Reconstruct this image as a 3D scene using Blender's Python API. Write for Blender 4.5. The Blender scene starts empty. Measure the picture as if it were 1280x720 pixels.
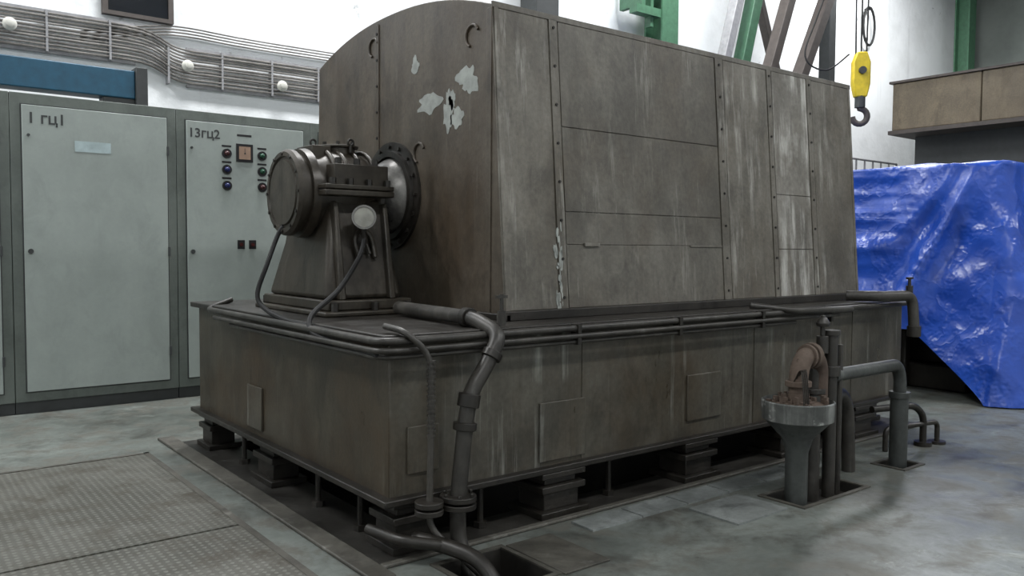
import bpy, bmesh, math, random
from mathutils import Vector, Matrix, noise
random.seed(4)
S = bpy.context.scene
COL = S.collection
try:
    S.view_settings.view_transform = 'Standard'
except Exception: pass

# ---------------------------------------------------------------- materials
def new_mat(name):
    m = bpy.data.materials.new(name); m.use_nodes = True
    nt = m.node_tree; b = nt.nodes['Principled BSDF']
    return m, nt, b
def N(nt, t, **k):
    n = nt.nodes.new(t)
    for a, v in k.items(): setattr(n, a, v)
    return n
def pos_map(nt, sc, rot=(0,0,0), loc=(0,0,0)):
    g = N(nt, 'ShaderNodeNewGeometry'); mp = N(nt, 'ShaderNodeMapping')
    mp.inputs['Scale'].default_value = sc; mp.inputs['Rotation'].default_value = rot; mp.inputs['Location'].default_value = loc
    nt.links.new(g.outputs['Position'], mp.inputs['Vector']); return mp.outputs[0]
def nz(nt, vec, scale=1, detail=6, rough=.6, dist=0.):
    n = N(nt, 'ShaderNodeTexNoise'); n.inputs['Scale'].default_value = scale
    n.inputs['Detail'].default_value = detail; n.inputs['Roughness'].default_value = rough; n.inputs['Distortion'].default_value = dist
    nt.links.new(vec, n.inputs['Vector']); return n.outputs['Fac']
def ramp(nt, fac, a, b, ca=(0,0,0,1), cb=(1,1,1,1)):
    r = N(nt, 'ShaderNodeValToRGB'); e = r.color_ramp.elements
    e[0].position = a; e[1].position = b; e[0].color = ca; e[1].color = cb
    nt.links.new(fac, r.inputs[0]); return r.outputs[0]
def mix(nt, fac, a, b, mode='MIX'):
    n = N(nt, 'ShaderNodeMix', data_type='RGBA', blend_type=mode)
    if isinstance(fac, float): n.inputs[0].default_value = fac
    else: nt.links.new(fac, n.inputs[0])
    for i, v in ((6, a), (7, b)):
        if isinstance(v, tuple): n.inputs[i].default_value = v if len(v) == 4 else (*v, 1)
        else: nt.links.new(v, n.inputs[i])
    return n.outputs[2]
def mul(nt, a, b):
    n = N(nt, 'ShaderNodeMath', operation='MULTIPLY'); nt.links.new(a, n.inputs[0])
    if isinstance(b, float): n.inputs[1].default_value = b
    else: nt.links.new(b, n.inputs[1])
    return n.outputs[0]
def bump(nt, b, h, s=.3, d=.01):
    n = N(nt, 'ShaderNodeBump'); n.inputs['Strength'].default_value = s; n.inputs['Distance'].default_value = d
    nt.links.new(h, n.inputs['Height']); nt.links.new(n.outputs[0], b.inputs['Normal'])
def grime(name, c1, c2, streak=None, st=(.62,.75), rough=.5, metal=0., spots=None, sp=(.66,.7), bs=.25, vs=(4,4,1.1), heavy=.6, rust=None, sa=.85, fa=.4):
    m, nt, b = new_mat(name)
    s = nz(nt, pos_map(nt, vs), 1.0, 9, .68, .3)
    p = pos_map(nt, (1,1,1)); big = nz(nt, p, 1.6, 8, .65, .4); fine = nz(nt, p, 38, 4, .6)
    mid = nz(nt, pos_map(nt, (4,4,2.6), (0,0,0), (3,1,5)), 1.0, 10, .72, .5)
    c = mix(nt, ramp(nt, s, .34, .64), c1, c2)
    if rust: c = mix(nt, mul(nt, ramp(nt, nz(nt, pos_map(nt, (2,2,1.2), (0,0,0), (7,2,9)), 1.0, 9, .7), .44, .66), .8), c, rust)
    dk = tuple(x*(1-heavy) for x in c1)
    c = mix(nt, ramp(nt, big, .44, .68), c, mix(nt, .6, c, dk))
    c = mix(nt, mul(nt, ramp(nt, mid, .50, .66), .65), c, dk)
    dr = nz(nt, pos_map(nt, (24,24,.8), (0,0,0), (2,8,1)), 1.0, 6, .7)
    c = mix(nt, mul(nt, mul(nt, ramp(nt, dr, .54, .68), ramp(nt, nz(nt, p, 1.9, 4, .6), .42, .58)), heavy*.8), c, dk)
    c = mix(nt, fa, c, ramp(nt, fine, .3, .7, (.35,.35,.35,1), (1,1,1,1)), 'MULTIPLY')
    if streak:
        s2 = nz(nt, pos_map(nt, (11,11,.45), (0,0,0), (5,5,5)), 1.0, 8, .75)
        s3 = nz(nt, p, 2.2, 5, .6)
        c = mix(nt, mul(nt, mul(nt, ramp(nt, s2, st[0]-.06, st[1]-.04), ramp(nt, s3, .42, .57)), sa), c, streak)
    if spots:
        s3 = nz(nt, p, 7, 7, .6); c = mix(nt, ramp(nt, s3, sp[0], sp[1]), c, spots)
    nt.links.new(c, b.inputs['Base Color'])
    b.inputs['Metallic'].default_value = metal
    r = ramp(nt, s, .3, .7, (rough-.12,)*3+(1,), (rough+.15,)*3+(1,)); nt.links.new(r, b.inputs['Roughness'])
    bump(nt, b, fine, bs, .004)
    return m
def plain(name, c, rough=.5, metal=0., var=.25):
    m, nt, b = new_mat(name)
    f = nz(nt, pos_map(nt, (1,1,1)), 12, 5, .6)
    nt.links.new(mix(nt, ramp(nt, f, .35, .7), c, tuple(x*(1-var) for x in c)), b.inputs['Base Color'])
    b.inputs['Roughness'].default_value = rough; b.inputs['Metallic'].default_value = metal
    return m

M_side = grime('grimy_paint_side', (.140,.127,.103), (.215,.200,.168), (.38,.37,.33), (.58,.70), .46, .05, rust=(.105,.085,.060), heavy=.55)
M_sideB = grime('grimy_paint_panel', (.132,.121,.099), (.190,.177,.150), (.30,.29,.255), (.62,.74), .46, .05, rust=(.100,.081,.058), heavy=.5)
M_sideL = grime('pale_stained_paint', (.17,.157,.130), (.25,.235,.205), (.52,.51,.47), (.50,.62), .48, .05, rust=(.125,.105,.078), heavy=.5)
M_end = grime('oily_shaded_paint_end', (.074,.058,.041), (.125,.103,.077), (.17,.155,.13), (.66,.8), .40, .05, rust=(.070,.048,.029))  # oily brown, also darkened against the side: weaker end light in the colour
M_base = grime('oily_shaded_base_paint', (.048,.039,.026), (.080,.069,.049), (.16,.155,.125), (.64,.78), .36, .1, rust=(.060,.036,.017))  # for the base ends: oil plus their dimmer light put into the paint
M_baseF = grime('base_side_paint', (.074,.067,.051), (.122,.113,.090), (.27,.27,.24), (.60,.72), .36, .1, rust=(.066,.047,.028))  # lighter copy for the long sides, their stronger light put into the paint
M_dark = grime('dark_oily_metal', (.018,.0155,.012), (.040,.035,.029), None, rough=.4, metal=.2)
M_bear = grime('bearing_oily_metal', (.034,.029,.022), (.082,.072,.056), (.14,.128,.105), (.64,.78), .38, .25, rust=(.045,.033,.021))
M_steel = grime('bare_steel', (.16,.155,.145), (.30,.29,.27), None, rough=.35, metal=.5, heavy=.4)
M_pipe = grime('pipe_paint', (.034,.031,.027), (.074,.068,.058), (.15,.15,.135), (.62,.77), .42, .15)
M_pipeG = grime('pipe_grey_paint', (.055,.060,.057), (.098,.105,.099), (.19,.20,.19), (.6,.74), .42, .2)
M_bowl = grime('limescaled_bowl', (.09,.095,.09), (.15,.155,.145), (.27,.28,.265), (.56,.70), .55, .1, spots=(.36,.37,.35), sp=(.54,.60))
M_rust = grime('rusty_iron', (.085,.055,.040), (.15,.112,.086), (.24,.20,.17), rough=.75, spots=(.045,.028,.020), heavy=.4)
M_chip = plain('bare_primer_patch', (.38,.40,.37), .6, 0, .4)
M_rubber = plain('black_rubber', (.006,.006,.006), .7)
M_white = plain('white_enamel', (.65,.64,.58), .4, 0, .15)
M_dial = plain('aged_glass_cap', (.36,.355,.31), .3, 0, .45)
M_cab = grime('cabinet_frame_paint', (.125,.146,.130), (.15,.172,.153), None, rough=.45, bs=.03, heavy=.35, fa=.15)
M_door = grime('cabinet_door_paint', (.305,.345,.322), (.335,.375,.350), (.24,.25,.23), (.68,.80), .42, 0, None, bs=.03, heavy=.14, fa=.06)
M_plinth = plain('plinth_paint', (.042,.046,.046), .5)
M_black = plain('black_plastic', (.01,.01,.012), .35)
M_blueb = plain('blue_beam_paint', (.012,.085,.15), .45, 0, .3)
M_green = plain('green_column_paint', (.06,.16,.09), .5, 0, .3)
M_brown = plain('brown_steel', (.075,.062,.055), .6, 0, .3)
M_greyb = plain('grey_steel', (.30,.30,.31), .5, 0, .3)
M_yel = plain('yellow_paint', (.70,.52,.02), .4, 0, .25)
M_tan = grime('tan_cladding', (.15,.12,.08), (.20,.16,.105), None, rough=.6, heavy=.4)
M_glassd = plain('dark_glass', (.01,.012,.015), .1)
M_cable = grime('cable_sheath', (.13,.12,.108), (.34,.32,.30), None, rough=.5, vs=(3,3,40), heavy=.5)
M_plate = grime('pale_cover_plate', (.19,.205,.195), (.29,.31,.30), None, rough=.45, spots=(.12,.12,.11))
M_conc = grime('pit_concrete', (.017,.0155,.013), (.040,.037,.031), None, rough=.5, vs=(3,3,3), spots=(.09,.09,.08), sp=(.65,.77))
M_curb = grime('curb_concrete', (.068,.063,.051), (.125,.118,.098), None, rough=.6, vs=(3,3,3), spots=(.18,.175,.155), sp=(.60,.74))
M_ceil = plain('ceiling_paint', (.55,.57,.56), .8)

def mk_wall(name, c, c2):
    m, nt, b = new_mat(name)
    p = pos_map(nt, (1,1,1)); f = nz(nt, p, .8, 8, .65); f2 = nz(nt, pos_map(nt, (3,3,.25)), 1, 6, .6)
    k = mix(nt, ramp(nt, f, .48, .72), c, c2); k = mix(nt, ramp(nt, f2, .6, .8), k, tuple(x*.8 for x in c2))
    k = mix(nt, ramp(nt, nz(nt, p, 2.5, 9, .7), .65, .70), k, tuple(x*.55 for x in c2))
    nt.links.new(k, b.inputs['Base Color']); b.inputs['Roughness'].default_value = .85
    bump(nt, b, nz(nt, p, 9, 6, .6), .4, .02); return m
M_wall = mk_wall('whitewashed_plaster', (.84,.865,.875), (.68,.70,.70))
M_wallfar = mk_wall('dull_green_plaster', (.16,.18,.165), (.11,.125,.115))

def mk_floor():
    m, nt, b = new_mat('worn_green_concrete')
    p = pos_map(nt, (1,1,1)); a = nz(nt, p, .9, 9, .68, .5); c = nz(nt, p, 3.5, 10, .72, .4); f = nz(nt, p, 25, 4, .6)
    k = mix(nt, ramp(nt, a, .40, .60), (.100,.110,.098), (.180,.198,.181))
    k = mix(nt, ramp(nt, c, .48, .60), k, (.125,.123,.105))
    k = mix(nt, mul(nt, ramp(nt, nz(nt, p, 1.7, 11, .78, .6), .58, .66), .75), k, (.33,.355,.33))
    k = mix(nt, mul(nt, ramp(nt, nz(nt, pos_map(nt, (1,1,1), (0,0,1)), 2.3, 9, .72, .4), .52, .66), .8), k, (.045,.043,.036))
    k = mix(nt, mul(nt, ramp(nt, nz(nt, pos_map(nt, (1,1,1), (0,0,2)), 9, 6, .7, 1.0), .62, .70), .6), k, (.05,.047,.04))
    k = mix(nt, .35, k, ramp(nt, f, .3, .7, (.45,.45,.45,1), (1,1,1,1)), 'MULTIPLY')
    nt.links.new(k, b.inputs['Base Color'])
    nt.links.new(ramp(nt, c, .35, .65, (.28,)*3+(1,), (.6,)*3+(1,)), b.inputs['Roughness'])
    bump(nt, b, c, .15, .01); return m
M_floor = mk_floor()
def mk_checker():
    m, nt, b = new_mat('checker_plate_steel')
    v = pos_map(nt, (1,1,1), (0,0,math.radians(45)))
    sx = N(nt, 'ShaderNodeSeparateXYZ'); nt.links.new(v, sx.inputs[0])
    def sn(o, k):
        q = N(nt, 'ShaderNodeMath', operation='MULTIPLY'); nt.links.new(o, q.inputs[0]); q.inputs[1].default_value = k
        w = N(nt, 'ShaderNodeMath', operation='SINE'); nt.links.new(q.outputs[0], w.inputs[0]); return w.outputs[0]
    h = ramp(nt, mul(nt, sn(sx.outputs[0], 120), sn(sx.outputs[1], 120)), .2, .6)
    p = pos_map(nt, (1,1,1)); a = nz(nt, p, 1.6, 9, .68, .4)
    k = mix(nt, ramp(nt, a, .40, .62), (.070,.068,.056), (.118,.116,.100))
    k = mix(nt, mul(nt, h, .55), k, (.19,.19,.165))
    k = mix(nt, ramp(nt, nz(nt, p, 4, 9, .72), .50, .66), k, (.060,.052,.038))
    nt.links.new(k, b.inputs['Base Color']); b.inputs['Roughness'].default_value = .5; b.inputs['Metallic'].default_value = .15
    bump(nt, b, h, .4, .003); return m
M_check = mk_checker()
def mk_tarp():
    m, nt, b = new_mat('blue_tarpaulin')
    p = pos_map(nt, (1,1,1)); a = nz(nt, p, 3, 6, .6)
    nt.links.new(mix(nt, ramp(nt, a, .4, .7), (.010,.058,.37), (.018,.090,.52)), b.inputs['Base Color'])
    b.inputs['Roughness'].default_value = .33
    b.inputs['Specular IOR Level'].default_value = .6
    vo = N(nt, 'ShaderNodeTexVoronoi', feature='F1'); vo.inputs['Scale'].default_value = 3.2
    mx = N(nt, 'ShaderNodeVectorMath', operation='MULTIPLY_ADD'); nt.links.new(nz(nt, p, 2, 4, .6), mx.inputs[0]); mx.inputs[1].default_value = (.6,.6,.6)
    nt.links.new(pos_map(nt, (1,1,.6)), mx.inputs[2]); nt.links.new(mx.outputs[0], vo.inputs['Vector'])
    bump(nt, b, vo.outputs['Distance'], .4, .08); return m
M_tarp = mk_tarp()

# ---------------------------------------------------------------- geometry kit
def empty(name, loc=(0,0,0)):
    e = bpy.data.objects.new(name, None); e.empty_display_size = .1; COL.objects.link(e); e.location = loc; return e
class P:
    def __init__(s): s.bm = bmesh.new()
    def hexa(s, v):
        vs = [s.bm.verts.new(x) for x in v]
        for f in ((0,3,2,1),(4,5,6,7),(0,1,5,4),(1,2,6,5),(2,3,7,6),(3,0,4,7)): s.bm.faces.new([vs[i] for i in f])
        return s
    def box(s, a, b):
        x0,y0,z0 = a; x1,y1,z1 = b
        return s.hexa([(x0,y0,z0),(x1,y0,z0),(x1,y1,z0),(x0,y1,z0),(x0,y0,z1),(x1,y0,z1),(x1,y1,z1),(x0,y1,z1)])
    def taper(s, a, b, c, d, z0, z1):
        return s.hexa([(a[0],a[1],z0),(b[0],a[1],z0),(b[0],b[1],z0),(a[0],b[1],z0),(c[0],c[1],z1),(d[0],c[1],z1),(d[0],d[1],z1),(c[0],d[1],z1)])
    def lathe(s, o, ax, prof, n=32):
        o = Vector(o); ax = Vector(ax).normalized(); u = ax.orthogonal().normalized(); w = ax.cross(u)
        rings = []
        for t, r in prof:
            if r < 1e-5: rings.append([s.bm.verts.new(o+ax*t)])
            else: rings.append([s.bm.verts.new(o+ax*t+(u*math.cos(2*math.pi*i/n)+w*math.sin(2*math.pi*i/n))*r) for i in range(n)])
        for A, B in zip(rings, rings[1:]):
            for i in range(n):
                j = (i+1) % n
                if len(A) == 1 and len(B) == 1: continue
                if len(A) == 1: s.bm.faces.new((A[0], B[i], B[j]))
                elif len(B) == 1: s.bm.faces.new((A[i], B[0], A[j]))
                else: s.bm.faces.new((A[i], B[i], B[j], A[j]))
        return s
    def cyl(s, a, b, r, n=16, r2=None):
        a = Vector(a); b = Vector(b); L = (b-a).length
        return s.lathe(a, b-a, [(0,0),(0,r),(L,r if r2 is None else r2),(L,0)], n)
    def bolts(s, pts, ax, r=.014, h=.012):
        ax = Vector(ax)
        for p in pts:
            p = Vector(p); s.cyl(p-ax*.004, p+ax*h, r, 6)
        return s
    def tube(s, pts, r, n=12, fil=0, k=6):
        pts = [Vector(p) for p in pts]
        if fil > 0:
            out = [pts[0]]
            for a, b, c in zip(pts, pts[1:], pts[2:]):
                d1 = (a-b); d2 = (c-b); q = min(fil, d1.length*.49, d2.length*.49)
                p0 = b+d1.normalized()*q; p2 = b+d2.normalized()*q
                for i in range(k+1):
                    t = i/k; out.append(p0*(1-t)**2+b*2*t*(1-t)+p2*t*t)
            out.append(pts[-1]); pts = out
        T = []
        for i in range(len(pts)):
            T.append((pts[min(i+1,len(pts)-1)]-pts[max(i-1,0)]).normalized())
        u = T[0].orthogonal().normalized(); rings = []
        for p, t in zip(pts, T):
            u = (u-t*u.dot(t)).normalized(); w = t.cross(u)
            rings.append([s.bm.verts.new(p+(u*math.cos(2*math.pi*i/n)+w*math.sin(2*math.pi*i/n))*r) for i in range(n)])
        for A, B in zip(rings, rings[1:]):
            for i in range(n): s.bm.faces.new((A[i], A[(i+1)%n], B[(i+1)%n], B[i]))
        s.bm.faces.new(rings[0][::-1]); s.bm.faces.new(rings[-1])
        return s
    def prism(s, pts, d):
        d = Vector(d); A = [s.bm.verts.new(p) for p in pts]; B = [s.bm.verts.new(Vector(p)+d) for p in pts]; n = len(pts)
        s.bm.faces.new(A); s.bm.faces.new(B[::-1])
        for i in range(n): s.bm.faces.new((A[i], B[i], B[(i+1)%n], A[(i+1)%n]))
        return s
    def out(s, name, mat, parent=None, bevel=0, ang=35):
        bmesh.ops.recalc_face_normals(s.bm, faces=s.bm.faces)
        for f in s.bm.faces: f.smooth = True
        for e in s.bm.edges:
            if len(e.link_faces) == 2 and e.calc_face_angle(0) > math.radians(ang): e.smooth = False
        me = bpy.data.meshes.new(name); s.bm.to_mesh(me); s.bm.free()
        c = sum((Vector(v.co) for v in me.vertices), Vector())/max(1, len(me.vertices))
        me.transform(Matrix.Translation(-c))
        o = bpy.data.objects.new(name, me); COL.objects.link(o)
        for mm in (mat if isinstance(mat, list) else [mat]): me.materials.append(mm)
        if parent:
            o.parent = parent; o.location = c-parent.location
        else: o.location = c
        if bevel:
            b = o.modifiers.new('bevel', 'BEVEL'); b.width = bevel; b.segments = 2; b.limit_method = 'ANGLE'; b.angle_limit = math.radians(40)
        return o
def pipe(name, pts, r, mat, parent, fil=.06, n=12): return P().tube(pts, r, n, fil).out(name, mat, parent)
def smooth_pts(pts, k=6):
    pts = [Vector(p) for p in pts]; q = [pts[0]]+pts+[pts[-1]]; out = []
    for i in range(1, len(q)-2):
        for j in range(k):
            t = j/k; a,b,c,d = q[i-1:i+3]
            out.append(.5*((2*b)+(c-a)*t+(2*a-5*b+4*c-d)*t*t+(3*b-a-3*c+d)*t**3))
    out.append(pts[-1]); return out

# ---------------------------------------------------------------- room
X0,X1,Y0,Y1,H = -7.,20.5,-6.,9.,8.
holes = [(2.05,6.4,3.40,5.8),(1.95,2.30,2.62,3.0),(3.98,4.62,2.49,2.74),(5.18,5.40,2.54,2.72)]
RX,RY = 1.74,3.14
xs = sorted({X0,X1,RX,6.7,*[h[0] for h in holes],*[h[1] for h in holes]})
ys = sorted({Y0,Y1,RY,6.05,*[h[2] for h in holes],*[h[3] for h in holes]})
p = P(); p2 = P()
for i in range(len(xs)-1):
    for j in range(len(ys)-1):
        cx=(xs[i]+xs[i+1])/2; cy=(ys[j]+ys[j+1])/2
        if any(h[0]<cx<h[1] and h[2]<cy<h[3] for h in holes): continue
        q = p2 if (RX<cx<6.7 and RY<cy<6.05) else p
        v=[q.bm.verts.new(c) for c in ((xs[i],ys[j],0),(xs[i+1],ys[j],0),(xs[i+1],ys[j+1],0),(xs[i],ys[j+1],0))]
        q.bm.faces.new(v)
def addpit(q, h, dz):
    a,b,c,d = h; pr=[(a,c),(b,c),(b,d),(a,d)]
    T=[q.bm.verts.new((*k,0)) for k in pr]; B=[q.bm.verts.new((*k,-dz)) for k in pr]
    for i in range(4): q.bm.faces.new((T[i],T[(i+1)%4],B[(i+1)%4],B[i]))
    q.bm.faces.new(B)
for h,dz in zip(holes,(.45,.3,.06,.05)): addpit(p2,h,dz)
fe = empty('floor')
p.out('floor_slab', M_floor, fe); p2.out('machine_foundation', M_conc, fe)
P().box((2.5,4.0,-.45),(6.1,5.5,.19)).out('gap_dark_block', M_conc, fe)  # added dark block, keeps the lit floor from showing through the gap
f = P()
for h in holes[1:]:
    a,b,c,d = h; w=.025
    f.box((a-w,c-w,0),(b+w,c,.008)).box((a-w,d,0),(b+w,d+w,.008)).box((a-w,c,0),(a,d,.008)).box((b,c,0),(b+w,d,.008))
f.out('pit_frames', M_curb, fe)
P().box((1.63,2.99,0),(RX,6.2,.018)).box((RX,RY-.04,0),(6.7,RY,.018)).out('foundation_curb', M_curb, fe, .006)
P().box((2.33,2.58,0),(2.60,3.00,.010)).out('pit_cover_plate', M_curb, fe, .003)
cp = P()
for y in (-1.3, .47, 2.26, 4.03): cp.box((-3,y+.01,.0),(-.62,y+1.76,.010)); cp.box((-.60,y+.01,0),(1.44,y+1.76,.010))
cp.out('checker_plates', M_check, fe)
cf = P().box((1.44,-1.3,0),(1.475,5.83,.012)).box((-3,5.80,0),(1.475,5.83,.012))
cf.out('checker_plate_frame', M_curb, fe)
tc = P()
for i in range(6):
    x = 2.80+i*.36
    tc.box((x,2.90,0),(x+.35,3.06,.010))
tc.box((3.45,2.52,0),(3.88,2.84,.010))
tc.out('trench_covers', M_plate, fe)

P().box((X0,Y1,0),(X1,Y1+.3,H)).out('wall_back', M_wall)
P().box((X1,Y0,0),(X1+.3,Y1,H)).out('wall_far', M_wallfar)
P().box((X0-.3,Y0,0),(X0,Y1,H)).out('wall_near', M_wall)
P().box((X0,Y0-.3,0),(X1,Y0,H)).out('wall_front', M_wall)
P().box((X0,Y0,H),(X1,Y1,H+.2)).out('ceiling', M_ceil)
w = empty('window_1', (2.22,8.98,4.1))
P().box((1.95,8.95,3.72),(2.52,8.999,4.5)).out('pane', M_glassd, w)
P().box((1.90,8.93,3.68),(2.57,8.999,3.72)).box((1.90,8.93,3.72),(1.95,8.999,4.5)).box((2.52,8.93,3.72),(2.57,8.999,4.5)).box((1.90,8.93,4.5),(2.57,8.999,4.56)).out('frame', M_brown, w)

# ---------------------------------------------------------------- generator
G = empty('industrial_generator', (4.2,4.6,.24))
BX0,BX1,BY0,BY1 = 1.84,6.5,3.23,5.90
zt = 1.01
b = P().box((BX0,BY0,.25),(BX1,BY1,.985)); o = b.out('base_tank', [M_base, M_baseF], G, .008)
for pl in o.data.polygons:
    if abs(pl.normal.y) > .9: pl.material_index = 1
P().box((BX0-.045,BY0-.045,.975),(BX1+.045,BY1+.045,zt)).out('base_top_plate', M_dark, G, .006)
P().box((BX0-.05,BY0-.05,.235),(BX1+.05,BY1+.05,.265)).out('base_bottom_flange', M_dark, G, .005)
pl = P()
for (x0,x1,z0,z1) in ((1.93,2.10,.36,.58),(2.72,3.04,.29,.60),(3.88,4.20,.36,.64)):
    pl.box((x0,BY0-.014,z0),(x1,BY0+.002,z1))
pl.box((BX0-.014,4.72,.30),(BX0+.002,4.95,.56))
pl.out('inspection_plates', M_baseF, G, .004)
sm = P()
for x in (3.02,4.55,5.75): sm.box((x,BY0-.004,.265),(x+.008,BY0+.002,.975))
sm.out('base_weld_seams', M_baseF, G)
pd = P()
def pad(cx,cy,lx,ly):
    pd.box((cx-lx/2,cy-ly/2,.205),(cx+lx/2,cy+ly/2,.235))
    pd.box((cx-lx*.36,cy-ly*.36,.165),(cx+lx*.36,cy+ly*.36,.205))
    pd.box((cx-lx*.5,cy-ly*.5,.13),(cx+lx*.5,cy+ly*.5,.165))
    pd.box((cx-lx*.40,cy-ly*.4,.035),(cx+lx*.40,cy+ly*.4,.13))
    pd.box((cx-lx*.55,cy-ly*.55,.0),(cx+lx*.55,cy+ly*.55,.035))
for x in (2.86,3.98,4.96,5.9): pad(x,3.31,.30,.26); pad(x,5.85,.30,.2)
for y in (4.72,): pad(1.93,y,.20,.30)
pad(1.98,3.34,.24,.24); pad(1.93,5.78,.20,.24)
for y in (3.6,4.6,5.6): pad(6.48,y,.22,.3)
pd.out('support_pads', M_dark, G, .004)
jb = P()
for (x,y) in ((1.90,3.62),(1.90,4.1),(1.90,5.2),(2.4,3.30),(3.3,3.30)):
    jb.cyl((x,y,0),(x,y,.235),.016,8).cyl((x,y,.20),(x,y,.235),.03,6).cyl((x,y,.0),(x,y,.03),.035,6)
jb.out('levelling_bolts', M_dark, G)

EX0,EX1 = 2.70,6.32
prof = [(3.50,zt),(3.63,2.72)]
for i in range(1,24):
    t = i/24; y = 3.63+(5.77-3.63)*t; prof.append((y, 2.72+.175*(1-abs(2*t-1)**2.2)))
prof += [(5.77,2.72),(5.85,zt)]
e = P().prism([(EX0,y,z) for y,z in prof],(EX1-EX0,0,0))
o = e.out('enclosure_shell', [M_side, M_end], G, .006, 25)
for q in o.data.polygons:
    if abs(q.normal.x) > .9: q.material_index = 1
def fy(z): return 3.50+(z-zt)/(2.72-zt)*.13
def slab(q,x0,x1,z0,z1,d0=-.002,d1=.006):
    q.hexa([(x0,fy(z0)-d1,z0),(x1,fy(z0)-d1,z0),(x1,fy(z0)-d0,z0),(x0,fy(z0)-d0,z0),
            (x0,fy(z1)-d1,z1),(x1,fy(z1)-d1,z1),(x1,fy(z1)-d0,z1),(x0,fy(z1)-d0,z1)])
A = P(); slab(A,2.72,3.09,1.06,2.70); slab(A,4.68,5.17,1.06,2.70); slab(A,5.76,6.30,1.06,2.70)
A.out('side_panels', M_side, G, .002)
Bp = P()
for z0,z1 in ((1.06,1.42),(1.423,1.607),(1.613,2.095),(2.10,2.70)): slab(Bp,3.17,4.58,z0,z1)
Bp.out('side_access_panels', M_sideB, G, .002)
Cp = P()
for z0,z1 in ((1.06,1.40),(1.405,1.80),(1.805,2.70)): slab(Cp,5.24,5.68,z0,z1,-.002,.008)
Cp.out('side_stained_panels', M_sideL, G, .002)
St = P(); bo = P()
for x0,x1 in ((3.10,3.16),(4.59,4.67),(5.18,5.23),(5.69,5.75)):
    slab(St,x0,x1,1.04,2.71,-.002,.010)
    bo.bolts([((x0+x1)/2, fy(z)-.010, z) for z in [1.12+.22*i for i in range(8)]], (0,-1,0), .009, .006)
for x0 in (2.71,6.28): slab(St,x0,x0+.03,1.04,2.71,-.002,.010)
slab(St,3.30,3.42,1.412,1.432,-.004,.02); slab(St,4.25,4.58,1.412,1.424,-.004,.012)
St.out('side_joint_strips', M_side, G, .002)
bt = P().box((EX0-.03,3.44,zt),(EX1+.03,3.50,zt+.05)).box((EX0-.035,3.44,zt),(EX0,5.9,zt+.035))
bt.out('enclosure_foot_angle', M_dark, G, .004)
slt = P(); slab(slt,EX0,EX1,2.70,2.735,-.002,.010); slt.out('eave_angle', M_sideB, G, .003)
en = P().box((EX0-.008,4.86,zt+.03),(EX0+.002,4.90,2.86)).box((EX0-.008,3.62,zt+.03),(EX0+.002,3.66,2.70))
en.out('end_joint_strip', M_end, G, .002)
bo.bolts([(EX0-.008,4.88,z) for z in [2.12+.17*i for i in range(5)]], (-1,0,0), .009,.006)
bo.bolts([(EX0+.1+i*.25,3.447,zt+.025) for i in range(14)], (0,-1,0), .010,.008)
SY,SZ = 4.69,1.73
bo.bolts([(EX0-.022, SY+.315*math.cos(a*math.pi/8), SZ+.315*math.sin(a*math.pi/8)) for a in range(16)], (-1,0,0), .014,.012)
bo.out('casing_bolts', M_dark, G)
P().lathe((EX0+.002,SY,SZ),(-1,0,0),[(0,0),(0,.345),(.022,.345),(.022,.29),(.045,.285),(.045,.25),(.01,.25),(.01,0)],48).out('shaft_seal_ring', M_dark, G)
ho = P()
for (y,z,s) in ((3.80,2.58,1),(4.93,2.72,-1),(4.36,1.98,1)):
    pts=[(EX0-.006, y+.060*math.cos(a*math.pi/8-1.2), z+.060*math.sin(a*math.pi/8-1.2)) for a in range(11)]
    ho.tube(pts,.008,8)
ho.out('lifting_rings', M_end, G)
def blob(cy,cz,ry,rz,seed):
    rnd=random.Random(seed); n=34; o1=rnd.uniform(0,9)
    out=[]
    for i in range(n):
        a=2*math.pi*i/n; k=.85+.55*noise.noise(Vector((math.cos(a)*1.6+o1,math.sin(a)*1.6,o1)))+.25*noise.noise(Vector((math.cos(a)*5+o1,math.sin(a)*5,o1)))
        out.append((EX0-.0022, cy+ry*math.cos(a)*k, cz+rz*math.sin(a)*k))
    return out
ch = P()
for a in ((4.41,2.52,.05,.055,1),(4.26,2.27,.13,.07,2),(4.04,2.20,.06,.13,3),(3.95,2.15,.08,.065,4),(4.00,2.26,.04,.06,8),(3.85,2.34,.11,.085,5)):
    ch.prism(blob(*a),(.003,0,0))
ch.out('peeled_paint_patches', M_chip, G)
wf = P(); rr=random.Random(11)
for i in range(30):
    z = 1.05+.5*rr.random()**1.3; x=rr.uniform(3.07,3.13); w_=rr.uniform(.003,.013); h_=rr.uniform(.01,.05)
    pts=[]
    for k in range(9):
        a=2*math.pi*k/9; q_=rr.uniform(.6,1.2); zz=z+h_*math.sin(a)*q_; pts.append((x+w_*math.cos(a)*q_, fy(zz)-.0108, zz))
    wf.prism(pts,(0,.006,0))
wf.out('flaking_paint', M_chip, G)

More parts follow.
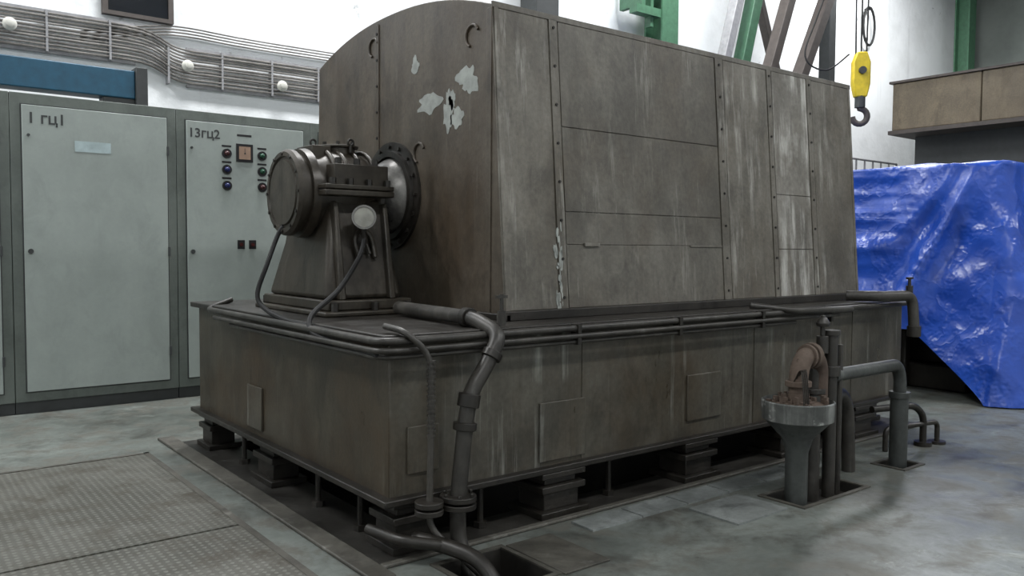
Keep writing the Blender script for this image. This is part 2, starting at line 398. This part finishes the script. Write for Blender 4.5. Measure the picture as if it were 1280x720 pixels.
# ---- bearing pedestal
Bg = empty('bearing_pedestal', (2.3,SY,zt))
P().box((1.98,SY-.52,zt),(2.58,SY+.52,zt+.03)).box((2.02,SY-.47,zt+.03),(2.56,SY+.47,zt+.09)).out('foot_plate', M_bear, Bg, .01)
P().taper((2.03,SY-.42),(2.53,SY+.42),(2.15,SY-.24),(2.48,SY+.24),zt+.09,1.70).out('pedestal_body', M_bear, Bg, .03)
rb = P()
for dx in (2.12,2.44): rb.taper((dx-.02,SY-.46),(dx+.02,SY+.46),(dx+.02,SY-.30),(dx+.05,SY+.30),zt+.09,1.66)
rb.out('pedestal_ribs', M_bear, Bg, .008)
P().lathe((1.955,SY,SZ-.01),(1,0,0),[(0,0),(0,.19),(.012,.195),(.012,.21),(.0,.215),(.0,.24),(.02,.255),(.05,.255),(.05,.235),(.085,.235),(.085,.262),(.13,.268),(.13,.235),(.18,.24),(.23,.258),(.28,.265),(.36,.265),(.43,.255),(.48,.245),(.50,.23),(.53,.23),(.53,.20),(.56,.18),(.56,0)],48).out('bearing_housing', M_bear, Bg)
P().box((2.06,SY-.37,SZ-.035),(2.50,SY+.37,SZ-.002)).box((2.06,SY-.37,SZ+.002),(2.50,SY+.37,SZ+.03)).out('split_flange', M_bear, Bg, .006)
rc = P()
for x in (2.19,2.27,2.36,2.45):
    pts=[(x,SY+.262*math.cos(a),SZ+.255*math.sin(a)) for a in [math.pi*i/16 for i in range(17)]]
    rc.tube(pts,.016,8)
rc.box((2.13,SY-.33,SZ+.03),(2.48,SY-.22,SZ+.15)).box((2.13,SY+.22,SZ+.03),(2.48,SY+.33,SZ+.15))
rc.cyl((2.32,SY,SZ+.22),(2.32,SY,SZ+.275),.10,20).cyl((2.32,SY,SZ+.275),(2.32,SY,SZ+.29),.12,20)
rc.box((2.10,SY-.10,SZ+.20),(2.22,SY+.12,SZ+.275))
rc.out('cap_ribs', M_bear, Bg, .004)
kb = P()
kb.bolts([(x,SY+s*.35,SZ+.03) for x in (2.11,2.22,2.34,2.46) for s in (-1,1)],(0,0,1),.020,.035)
kb.bolts([(x,SY+s*.275,SZ+.15) for x in (2.18,2.30,2.42) for s in (-1,1)],(0,0,1),.020,.04)
kb.bolts([(1.958,SY+.228*math.cos(a*math.pi/6),SZ-.01+.228*math.sin(a*math.pi/6)) for a in range(12)],(-1,0,0),.010,.010)
kb.bolts([(2.32+.095*math.cos(a*1.05),SY+.095*math.sin(a*1.05),SZ+.29) for a in range(6)],(0,0,1),.012,.02)
kb.bolts([(x,SY+s*.495,zt+.03) for x in (2.05,2.3,2.52) for s in (-1,1)],(0,0,1),.022,.045)
kb.out('bearing_bolts', M_dark, Bg)
ey = P()
for (x,y) in ((2.34,SY-.12),(2.16,SY+.02)):
    ey.cyl((x,y,SZ+.24),(x,y,SZ+.29),.010,10)
    ey.tube([(x+.018*math.cos(a*math.pi/8),y,SZ+.302+.018*math.sin(a*math.pi/8)) for a in range(17)],.007,8)
ey.out('eye_bolts', M_dark, Bg)
P().lathe((2.50,SY,SZ),(1,0,0),[(0,0),(0,.15),(.06,.15),(.09,.19),(.16,.235),(.178,.24),(.178,0)],40).out('shaft_collar', M_steel, Bg)
P().tube(smooth_pts([(2.26,SY-.375,1.34),(2.25,SY-.345,1.44),(2.30,SY-.325,1.50),(2.36,SY-.335,1.46),(2.37,SY-.37,1.34)]),.016,8).tube(smooth_pts([(2.29,SY-.37,1.36),(2.31,SY-.345,1.44),(2.335,SY-.37,1.36)]),.010,8).out('sight_hoop', M_bear, Bg)
gp = Vector((2.27,SY-.42,1.57)); gd = Vector((-.45,-.86,.08)).normalized()
P().cyl(gp+Vector((.03,.20,-.02)),gp,.022,10).lathe(gp-gd*.05,gd,[(0,0),(0,.045),(.03,.05),(.035,.067),(.075,.070),(.075,.058),(.068,.058),(.068,0)],28).out('oil_gauge_body', M_steel, Bg)
P().cyl(gp+gd*.012,gp+gd*.020,.057,28).out('oil_gauge_glass', M_dial, Bg)
P().cyl((2.275,SY-.41,1.50),(2.29,SY-.40,1.42),.016,8).out('gauge_stem', M_dark, Bg)

# ---- pipes and cables on the generator
OP = empty('oil_pipe_run', (2.2,3.1,.0))
for i,(off,z,r) in enumerate(((.03,.985,.018),(.045,.945,.014),(.03,.915,.012))):
    x = BX0-.045-off; y = BY0-.045-off
    pts=[(x,5.55-.25*i,z),(x,y,z),(5.9-.5*i,y,z)]
    if i==0: pts = [(x+.2,5.6,z+.05),(x,5.5,z),(x,y,z),(6.45,y,z)]
    pipe('edge_pipe_%d'%(i+1), pts, r, M_pipe, OP, .10)
py=3.075
mp = [(2.40,4.10,zt+.045),(2.34,3.28,zt+.045),(2.36,py+.01,.99),(2.26,py,.84),(2.18,py,.74),(2.15,py,.60),(2.11,py,.25),(2.11,py,.06),(2.12,2.88,-.2)]
pipe('return_pipe', mp, .038, M_pipe, OP, .07, 16)
cp_ = P()
for a,bb,r in (((2.176,py,.73),(2.164,py,.67),.052),((2.15,py,.60),(2.146,py,.565),.055),((2.112,py,.27),(2.111,py,.245),.085),((2.111,py,.235),(2.11,py,.21),.085),((2.31,py,.915),(2.29,py,.885),.05),((2.345,3.36,zt+.045),(2.343,3.31,zt+.045),.05)):
    cp_.cyl(a,bb,r,18)
cp_.bolts([(2.112+.068*math.cos(a*1.05),py+.068*math.sin(a*1.05),.27) for a in range(6)],(0,0,1),.01,.015)
for a,bb in (((1.955,py,.27),(1.955,py,.245)),((1.955,py,.235),(1.955,py,.21))): cp_.cyl(a,bb,.065,18)
cp_.out('pipe_flanges', M_dark, OP, .003)
P().cyl((2.39,3.12,zt+.05),(2.39,3.12,zt+.17),.010,8).box((2.36,3.11,zt+.15),(2.42,3.13,zt+.165)).cyl((2.39,3.12,zt+.02),(2.39,3.12,zt+.09),.022,10).out('valve_stem', M_pipe, OP)
tw = P()
pipe('small_drain_pipe', [(1.86,3.30,zt+.03),(1.87,3.13,zt+.02),(1.965,py,.92),(1.965,py,.6),(1.955,py,.15),(2.02,3.0,.07),(2.15,2.85,-.1)], .015, M_pipe, OP, .08)
for i in range(16): tw.cyl((1.965,py,.90-i*.022),(1.965,py,.89-i*.022),.020,10)
tw.out('hose_braid', M_pipe, OP)
pipe('floor_pipe', [(1.92,3.14,.09),(1.98,2.98,.09),(2.04,2.80,.07),(2.06,2.60,-.1)], .034, M_dark, OP, .08, 14)
pipe('floor_pipe_branch', [(1.80,3.35,.10),(1.84,3.12,.10),(2.00,2.95,.09)], .026, M_dark, OP, .06, 12)
cb = P()
cb.tube(smooth_pts([(2.00,SY+.02,1.55),(1.94,SY+.02,1.48),(1.84,SY-.05,1.30),(1.78,SY-.05,1.13),(1.79,SY-.12,1.05),(1.80,SY-.4,1.0),(1.79,3.9,.99),(1.78,3.3,.98)]),.014,8)
cb.tube(smooth_pts([(2.27,4.27,1.44),(2.20,4.20,1.34),(2.0,4.05,1.17),(1.80,3.95,1.05),(1.76,3.85,.97),(1.77,3.6,.94),(1.76,3.2,.93)]),.014,8)
cb.out('bearing_cables', M_rubber, OP)
clp = P()
for x in (2.9,3.7,4.5,5.3): clp.box((x,BY0-.10,.90),(x+.025,BY0-.045,1.005))
clp.out('pipe_clips', M_dark, OP)
pipe('far_side_pipe', [(4.6,3.3,zt+.02),(4.8,3.10,zt-.01),(5.5,3.10,zt-.03)], .022, M_pipe, OP, .05)
FP = empty('overhanging_valve_pipe', (6.3,3.1,.9))
pipe('elbow_pipe', [(5.85,3.34,zt+.045),(5.98,3.13,zt+.045),(6.33,3.07,zt+.045),(6.33,3.05,.80)], .040, M_pipe, FP, .09, 16)
P().cyl((6.33,3.05,.82),(6.33,3.05,.74),.05,16).cyl((6.30,3.08,zt+.08),(6.30,3.08,zt+.18),.012,8).box((6.26,3.07,zt+.17),(6.34,3.09,zt+.185)).cyl((6.30,3.08,zt+.06),(6.30,3.08,zt+.12),.026,10).out('valve', M_dark, FP)
# ---- drain funnel and pump pipes
D = empty('drain_funnel', (4.08,2.60,0))
P().lathe((4.08,2.60,-.06),(0,0,1),[(0,0),(0,.062),(.33,.062),(.41,.085),(.48,.15),(.515,.183),(.50,.12),(.46,.0)],36).out('funnel_stem', M_pipeG, D)
P().lathe((4.08,2.60,.45),(0,0,1),[(0,.178),(.008,.193),(.108,.198),(.114,.19),(.02,.18)],36).out('funnel_bowl', M_bowl, D)
P().lathe((4.08,2.60,.50),(0,0,1),[(0,0),(0,.178),(.035,.178),(.05,.12),(.06,.0)],24).out('sludge', M_rust, D)
P().lathe((4.08,2.60,.53),(0,0,1),[(0,0),(0,.085),(.03,.09),(.03,.06),(.07,.06),(.07,.0)],20).out('outlet_flange', M_rust, D)
gr = P(); rr=random.Random(7)
for i in range(46):
    a=rr.uniform(0,6.28); d=rr.uniform(.05,.17); x=4.08+d*math.cos(a); y=2.60+d*math.sin(a); s_=rr.uniform(.005,.012)
    gr.box((x-s_,y-s_,.53),(x+s_,y+s_,.555+rr.uniform(0,.04)))
gr.out('rust_flakes', M_rust, D)
V = empty('pump_pipework', (4.5,2.65,0))
pipe('rusty_elbow', [(4.08,2.60,.57),(4.08,2.60,.72),(4.13,2.60,.80),(4.26,2.62,.80),(4.35,2.64,.73),(4.35,2.64,.55)], .052, M_rust, V, .09, 18)
rf = P().cyl((4.08,2.60,.64),(4.08,2.60,.67),.072,18).cyl((4.20,2.61,.80),(4.235,2.61,.80),.074,18).cyl((4.16,2.605,.80),(4.18,2.605,.80),.068,18)
rf.out('elbow_flanges', M_rust, V, .003)
vp = P().cyl((4.46,2.63,-.06),(4.46,2.63,.90),.038,16).cyl((4.46,2.63,.90),(4.46,2.63,.93),.05,16).cyl((4.46,2.63,.66),(4.46,2.63,.72),.055,16)
vp.cyl((4.32,2.66,-.06),(4.32,2.66,.72),.05,16).cyl((4.32,2.66,.57),(4.32,2.66,.60),.075,18).cyl((4.54,2.62,-.06),(4.54,2.62,.84),.018,10)
vp.cyl((4.38,2.64,.80),(4.38,2.64,.90),.035,12).cyl((4.38,2.64,.90),(4.38,2.64,1.02),.014,10).lathe((4.38,2.64,.955),(0,0,1),[(0,.0),(0,.035),(.02,.04),(.035,.032),(.05,.024),(.07,0)],14)
vp.out('standpipes', M_pipe, V, .003)
pipe('discharge_pipe', [(4.48,2.63,.66),(5.24,2.63,.66),(5.29,2.63,.58),(5.29,2.63,.35)], .040, M_pipeG, V, .11, 18)
P().cyl((5.29,2.63,-.05),(5.29,2.63,.46),.056,18).cyl((5.29,2.63,.44),(5.29,2.63,.48),.066,18).out('discharge_sleeve', M_pipeG, V, .003)
pipe('hook_pipe', [(4.50,2.66,.52),(4.74,2.72,.52),(4.85,2.74,.40),(4.88,2.74,.004)], .042, M_pipe, V, .12, 16)
pipe('small_floor_pipe', [(5.45,2.9,.30),(5.85,2.80,.30),(5.95,2.78,.22),(5.95,2.78,.005)], .024, M_dark, V, .06)
P().tube([(5.55,2.85,.005),(5.55,2.85,.16),(6.1,2.75,.16),(6.1,2.75,.005)],.018,10,.05).cyl((6.1,2.75,.0),(6.1,2.75,.02),.06,14).cyl((5.95,2.78,0),(5.95,2.78,.03),.06,14).out('floor_loop', M_dark, V)
wt=P()
for i in range(5):
    x=3.98+i*.012; wt.tube(smooth_pts([(x+.05,2.60,.66),(x+.02,2.54,.74),(x-.02,2.50,.70),(x-.03,2.48,.56)],4),.003,5)
wt.out('tag_wires', M_dark, V)

# ---------------------------------------------------------------- cabinets
CY=7.8
def text(s, loc, size, parent):
    c = bpy.data.curves.new('t','FONT'); c.body=s; c.size=size; c.extrude=.001; c.offset=.002
    o = bpy.data.objects.new('t',c); COL.objects.link(o)
    bpy.context.view_layer.update()
    me = bpy.data.meshes.new_from_object(o.evaluated_get(bpy.context.evaluated_depsgraph_get()))
    bpy.data.objects.remove(o)
    o = bpy.data.objects.new('stencil_text',me); COL.objects.link(o); me.materials.clear(); me.materials.append(M_plinth)
    o.rotation_euler=(math.radians(90),0,0); o.parent=parent; o.location=Vector(loc)-parent.location
M_led = {k: plain('lens_'+k,c,.2) for k,c in dict(green=(.01,.06,.03),red=(.05,.012,.012),blue=(.01,.015,.08)).items()}
for n in range(-2,5):
    x0 = .95+1.30*n; x1=x0+1.30
    C = empty('electrical_cabinet', (x0+.65,8.1,0))
    P().box((x0+.003,CY+.02,.0),(x1-.003,8.42,.10)).out('plinth', M_plinth, C)
    P().box((x0+.002,CY,.10),(x1-.002,8.42,2.64)).out('carcass', M_cab, C, .004)
    P().box((x0+.075,CY-.004,.175),(x1-.075,CY+.001,2.555)).out('door_gap', M_plinth, C)
    P().box((x0+.085,CY-.020,.185),(x1-.085,CY-.003,2.545)).out('door_panel', M_door, C, .004)
    hl = P()
    for z in (.45,1.35,2.25): hl.cyl((x1-.078,CY-.022,z-.04),(x1-.078,CY-.022,z+.04),.010,8)
    hl.cyl((x0+.13,CY-.020,1.35),(x0+.13,CY-.035,1.35),.02,12).cyl((x0+.13,CY-.02,2.30),(x0+.13,CY-.03,2.30),.012,10)
    hl.out('door_hardware', M_plinth, C)
    if n==0:
        text('1 \u0433\u04461',(1.07,CY-.021,2.40),.125,C)
        P().box((1.42,CY-.0225,2.19),(1.70,CY-.019,2.28)).out('faded_label', plain('faded_label',(.42,.52,.53),.5), C)
    if n==1:
        text('13\u0433\u04462',(2.35,CY-.021,2.40),.115,C)
        k=P()
        for ix,x in enumerate((2.70,3.04)):
            for iz,z in enumerate((2.27,2.12,1.97)):
                k.cyl((x,CY-.018,z),(x,CY-.035,z),.045,18)
                k.box((x-.045,CY-.0215,z+.06),(x+.045,CY-.019,z+.078))
                P().lathe((x,CY-.035,z),(0,-1,0),[(0,.026),(.012,.023),(.022,.012),(.024,0)],16).out('indicator_lens', M_led[('red','blue','blue') [iz] if ix==0 else ('green','green','red')[iz]], C)
        k.box((2.79,CY-.03,2.20),(2.95,CY-.018,2.37))
        for x in (2.83,2.94): k.box((x-.035,CY-.024,1.375),(x+.035,CY-.018,1.46))
        k.box((2.80,CY-.0215,2.44),(2.94,CY-.019,2.46)).cyl((2.87,CY-.034,2.28),(2.87,CY-.037,2.28),.008,10).box((2.868,CY-.036,2.28),(2.872,CY-.0325,2.33))
        k.out('control_bodies', M_black, C, .003)
        P().box((2.815,CY-.0325,2.225),(2.925,CY-.0295,2.345)).out('meter_face', plain('meter_face',(.36,.24,.17),.4), C)
        q=P()
        for x in (2.83,2.94): q.cyl((x,CY-.024,1.417),(x,CY-.036,1.417),.018,12)
        q.out('push_buttons', M_led['red'], C)
BB = empty('blue_steel_beam', (.3,8.1,2.8))
P().box((-1.2,8.0,2.72),(1.96,8.22,2.97)).out('beam', M_blueb, BB, .01)
P().box((1.96,7.97,2.645),(2.06,8.25,3.0)).box((-1.0,8.02,2.645),(-.9,8.2,2.72)).box((1.70,8.02,2.645),(1.96,8.20,2.72)).out('end_plate', M_plinth, BB, .004)

# ---------------------------------------------------------------- wall services
CT = empty('cable_tray', (2,8.9,3.3))
cc = P(); tr = P()
for i in range(11):
    z=3.26+i*.033; y=8.93-.008*(i%2)
    pts=[(-2,y,z),(1.0,y,z),(1.6,y,z),(2.25,y,z-.01),(2.55,y,z-.13),(2.75,y,z-.16)]
    pts+=[(3.2,y,z-.16+.003*(i%3)),(6.2,y,z-.16)]
    cc.tube(smooth_pts(pts,4),.0095+.003*(i%3==0),6)
for i in range(4):
    z=3.58+i*.03
    cc.tube(smooth_pts([(1.7,8.95,z-.2),(2.3,8.95,z-.05),(2.7,8.95,z),(3.6,8.95,z-.02),(6.5,8.95,z)],4),.008,6)
cc.out('cables', M_cable, CT)
x=-1.9
while x<6.2:
    dz = 0 if x<2.3 else -.16
    tr.box((x,8.912,3.23+dz),(x+.02,8.999,3.62+dz)); x+=.55
tr.box((-2,8.955,3.22),(2.2,8.985,3.25)).box((-2,8.955,3.60),(2.2,8.985,3.63)).box((2.7,8.955,3.06),(6.2,8.985,3.09)).box((2.7,8.955,3.44),(6.2,8.985,3.47))
tr.out('tray_brackets', M_greyb, CT)
for (x,z) in ((1.10,3.42),(2.68,3.26),(3.70,3.18),(-.4,3.5)):
    L = empty('wall_lamp', (x,8.85,z))
    P().lathe((x,8.875,z),(0,-1,0),[(0,0),(0,.055),(.03,.06),(.04,.05),(.075,.035),(.09,0)],20).out('globe', M_white, L)
    P().cyl((x,8.905,z),(x,8.875,z),.035,12).out('bracket', M_greyb, L)

# ---------------------------------------------------------------- steelwork
def hcol(name,x,y,w,z1,mat):
    o=empty(name,(x,y,0))
    P().box((x-w/2,y-w/2,0),(x+w/2,y-w/2+.03,z1)).box((x-w/2,y+w/2-.03,0),(x+w/2,y+w/2,z1)).box((x-.015,y-w/2+.03,0),(x+.015,y+w/2-.03,z1)).box((x-w/2-.06,y-w/2-.06,0),(x+w/2+.06,y+w/2+.06,.03)).out('column',mat,o)
    return o
c1=hcol('green_steel_column',9.62,8.6,.36,7.99,M_green)
P().box((8.92,8.45,4.85),(9.44,8.6,4.97)).box((9.02,8.45,4.97),(9.10,8.9,5.7)).box((9.27,8.5,4.70),(9.33,8.6,5.5)).box((8.92,8.45,5.35),(9.44,8.6,5.45)).out('bracket',M_green,c1)
hcol('green_steel_column',19.6,8.5,.32,7.99,M_green)
SF=empty('slanted_steel_frame',(11.5,8,0))
def bar(name,x0,z0,x1,z1,w,mat,y=8.0):
    d=(x1-x0)/(z1-z0); xa=x0-d*(z0); xb=x0+d*(7.9-z0)
    P().hexa([(xa-w/2,y-w/2,0),(xa+w/2,y-w/2,0),(xa+w/2,y+w/2,0),(xa-w/2,y+w/2,0),(xb-w/2,y-w/2,7.9),(xb+w/2,y-w/2,7.9),(xb+w/2,y+w/2,7.9),(xb-w/2,y+w/2,7.9)]).out(name,mat,SF,.01)
bar('leg_grey',10.25,4.31,10.52,5.17,.16,M_greyb,7.9)
bar('leg_green',10.80,4.3,11.08,5.28,.20,M_green,8.0)
bar('leg_brown',11.27,4.29,11.67,5.28,.18,M_brown,7.8)
bar('brace_brown',11.85,4.31,12.5,5.52,.20,M_brown,7.6)
bar('brace_counter',12.5,4.31,11.95,5.5,.14,M_brown,8.5)
bar('post_dark',13.2,4.3,13.2,5.5,.2,M_plinth,8.0)
P().box((10.2,7.7,7.6),(13.4,8.4,7.9)).out('header',M_brown,SF)
DU=empty('ventilation_duct',(7.35,8.75,3.9))
P().box((7.15,8.6,3.2),(7.55,8.95,7.99)).box((7.10,8.56,4.2),(7.60,8.999,4.26)).box((7.10,8.56,5.6),(7.60,8.999,5.66)).out('duct',M_plinth,DU,.01)
P().tube([(16.2+.22*math.cos(a*math.pi/10),8.9,5.95+.38*math.sin(a*math.pi/10)) for a in range(21)],.025,8).cyl((16.2,8.999,6.3),(16.2,8.86,6.3),.03,8).out('hanging_hose_loop',M_rubber)

hx,hy,hz=10.90,6.14,3.80
HK=empty('crane_hook',(hx,hy,hz))
hb=P()
oct_=[(-.07,.34),(.07,.34),(.12,.2),(.12,-.10),(.08,-.28),(-.08,-.28),(-.12,-.10),(-.12,.2)]
hb.prism([(hx+a*.7,hy-.07-a*.7,hz+b_) for a,b_ in oct_],(.10,.10,0))
hb.out('block_body',M_yel,HK,.02)
P().cyl((hx-.03,hy-.10,hz+.08),(hx+.13,hy+.06,hz+.08),.05,20).cyl((hx+.05,hy-.02,hz-.42),(hx+.05,hy-.02,hz-.24),.07,14).out('sheave',M_plinth,HK)
hp=[]
for i in range(15):
    a=math.radians(90-i*19); hp.append((hx+.05+.095*math.cos(a)*.75,hy-.02-.095*math.cos(a)*.75,hz-.54+.105*math.sin(a)))
P().tube([(hx+.05,hy-.02,hz-.40)]+hp,.042,10).out('hook',M_brown,HK)
rp_=P()
for d in (-.07,.0,.07): rp_.cyl((hx+.05+d*.7,hy-.02-d*.7,hz+.2),(hx+.05+d*1.2,hy-.02-d*1.2,7.99),.012,6)
rp_.tube(smooth_pts([(hx-.05,hy+.1,hz+.32),(hx-.30,hy+.30,hz+.10),(hx-.50,hy+.5,hz+.3),(hx-.35,hy+.4,hz+.9),(hx-.05,hy+.1,hz+2.2),(hx,hy,7.99)]),.012,6)
rp_.out('wire_ropes',M_rubber,HK)

OC=empty('overhead_cabin',(16,5,3))
cb2=P()
for i in range(4):
    y1=7.75-i*1.55; cb2.box((15.0,y1-1.54,3.6),(17.8,y1,4.46))
cb2.out('cladding',M_tan,OC,.02)
P().box((14.96,1.5,3.53),(17.85,7.80,3.6)).box((14.96,1.5,4.46),(17.85,7.80,4.50)).out('edge_trim',M_brown,OC)
P().box((15.6,1.6,2.35),(17.7,7.6,3.53)).box((16,1.7,0),(16.4,2.1,2.35)).box((16,6.9,0),(16.4,7.3,2.35)).out('underside_shade_and_posts',M_plinth,OC)  # dark box stands in for the shade under the cabin, plus support posts
RL=empty('safety_railing',(14,8,0))
r=P()
for x in [12.8+.3*i for i in range(12)]: r.cyl((x,8.2,0),(x,8.2,3.1),.018,6)
for z in (1.2,2.4,2.75,3.1): r.cyl((12.8,8.2,z),(16.1,8.2,z),.02,6)
r.out('rails',M_greyb,RL)

# ---------------------------------------------------------------- tarp covered machine
TM=empty('tarp_covered_machine',(9.6,4.6,0))
tb=P().box((8.45,3.55,0),(10.6,5.6,.25)).box((8.6,3.7,.25),(10.5,5.5,1.9)).cyl((8.50,4.2,.45),(8.50,4.8,.45),.2,16).box((8.35,4.1,.0),(8.45,5.2,.6))
tb.out('machine_body',M_dark,TM,.02)
bm=bmesh.new(); nu=420; nv=110
cx,cy,hx_,hy_=9.55,4.68,1.25,1.50
def per(t):
    a=2*math.pi*t; c,s_=math.cos(a),math.sin(a); e_=.28
    return math.copysign(abs(c)**e_,c), math.copysign(abs(s_)**e_,s_)
def ridge(v): return 1-2*abs(noise.noise(v))
def crump(x,y,z): return .060*ridge(Vector((x*1.1,y*1.1+z*.9,z*.9)))+.024*ridge(Vector((x*2.6+5,y*2.6-z*1.6,z*1.8)))+.007*ridge(Vector((x*6,y*6+z*3,z*4)))
rings=[]
for j in range(nv+1):
    v=j/nv; ring=[]
    for i in range(nu):
        t=i/nu; px,py_=per(t)
        if v<.35:
            k=v/.35; x=cx+hx_*px*k; y=cy+hy_*py_*k
            z=2.25-.05*k**6+.7*crump(x,y,0)
        else:
            k=(v-.35)/.65
            d=Vector((px,py_,0)).normalized()
            sx_=px*hx_; sy_=py_*hy_
            q_=sy_+1.5+(sx_+1.25)*.8
            fan=ridge(Vector((q_*1.9/(.35+k*.9),k*.5,.4)))
            fold=fan*.9+.45*noise.noise(Vector((sx_*1.8+k,sy_*1.8+k*1.5,k)))
            zb=.012; x=cx+sx_*(1+.22*k**1.3); y=cy+sy_*(1+.22*k**1.3)
            if px<0: zb=.012+.62*max(0,min(1,(y-3.30)/.6))**.8
            z=2.20*(1-k)+zb*k
            off=.18*min(1,k*2.0)*fold + crump(x,y,z)
            x+=d.x*off; y+=d.y*off
            z+=.7*crump(x,y,0)*(1-k)**3
        ring.append(bm.verts.new((x,y,max(z,.008))))
    rings.append(ring)
for A_,B_ in zip(rings,rings[1:]):
    for i in range(nu):
        try: bm.faces.new((A_[i],B_[i],B_[(i+1)%nu],A_[(i+1)%nu]))
        except Exception: pass
bmesh.ops.remove_doubles(bm,verts=bm.verts,dist=.0005)
q=P(); q.bm.free(); q.bm=bm
q.out('tarpaulin',M_tarp,TM,0,180)

# ---------------------------------------------------------------- lights
def area(name,loc,sx,sy,e,rot=(0,0,0),col=(.975,.985,1)):
    F=empty(name,loc)
    P().box((loc[0]-sx/2,loc[1]-sy/2,loc[2]+.03),(loc[0]+sx/2,loc[1]+sy/2,loc[2]+.12)).out('housing',M_greyb,F)
    l=bpy.data.lights.new(name+'_light','AREA'); l.shape='RECTANGLE'; l.size=sx; l.size_y=sy; l.energy=e; l.color=col
    o=bpy.data.objects.new('light',l); COL.objects.link(o); o.parent=F; o.rotation_euler=rot
for x in (-2.5,3.5,9,15):
    for y,e in ((-1.5,225),(7.0,390)):
        area('ceiling_light_fixture',(x,y,7.6),2.4,.7,e)
W=bpy.data.worlds.new('world'); S.world=W; W.use_nodes=True
W.node_tree.nodes['Background'].inputs[0].default_value=(.5,.55,.6,1); W.node_tree.nodes['Background'].inputs[1].default_value=.3

# ---------------------------------------------------------------- camera
cam=bpy.data.cameras.new('camera'); co=bpy.data.objects.new('camera',cam); COL.objects.link(co)
cam.sensor_width=36; cam.lens=36*1030/1280; cam.clip_end=200
Fh=Vector((.618,.786,0)).normalized(); th=math.atan(50/1030)
fw=Fh*math.cos(th)-Vector((0,0,1))*math.sin(th); rt=fw.cross(Vector((0,0,1))).normalized(); up=rt.cross(fw)
R=Matrix((rt,up,-fw)).transposed().to_4x4()
co.matrix_world=Matrix.Translation((0,0,1.4))@R@Matrix.Rotation(math.radians(.35),4,'Z')
S.camera=co
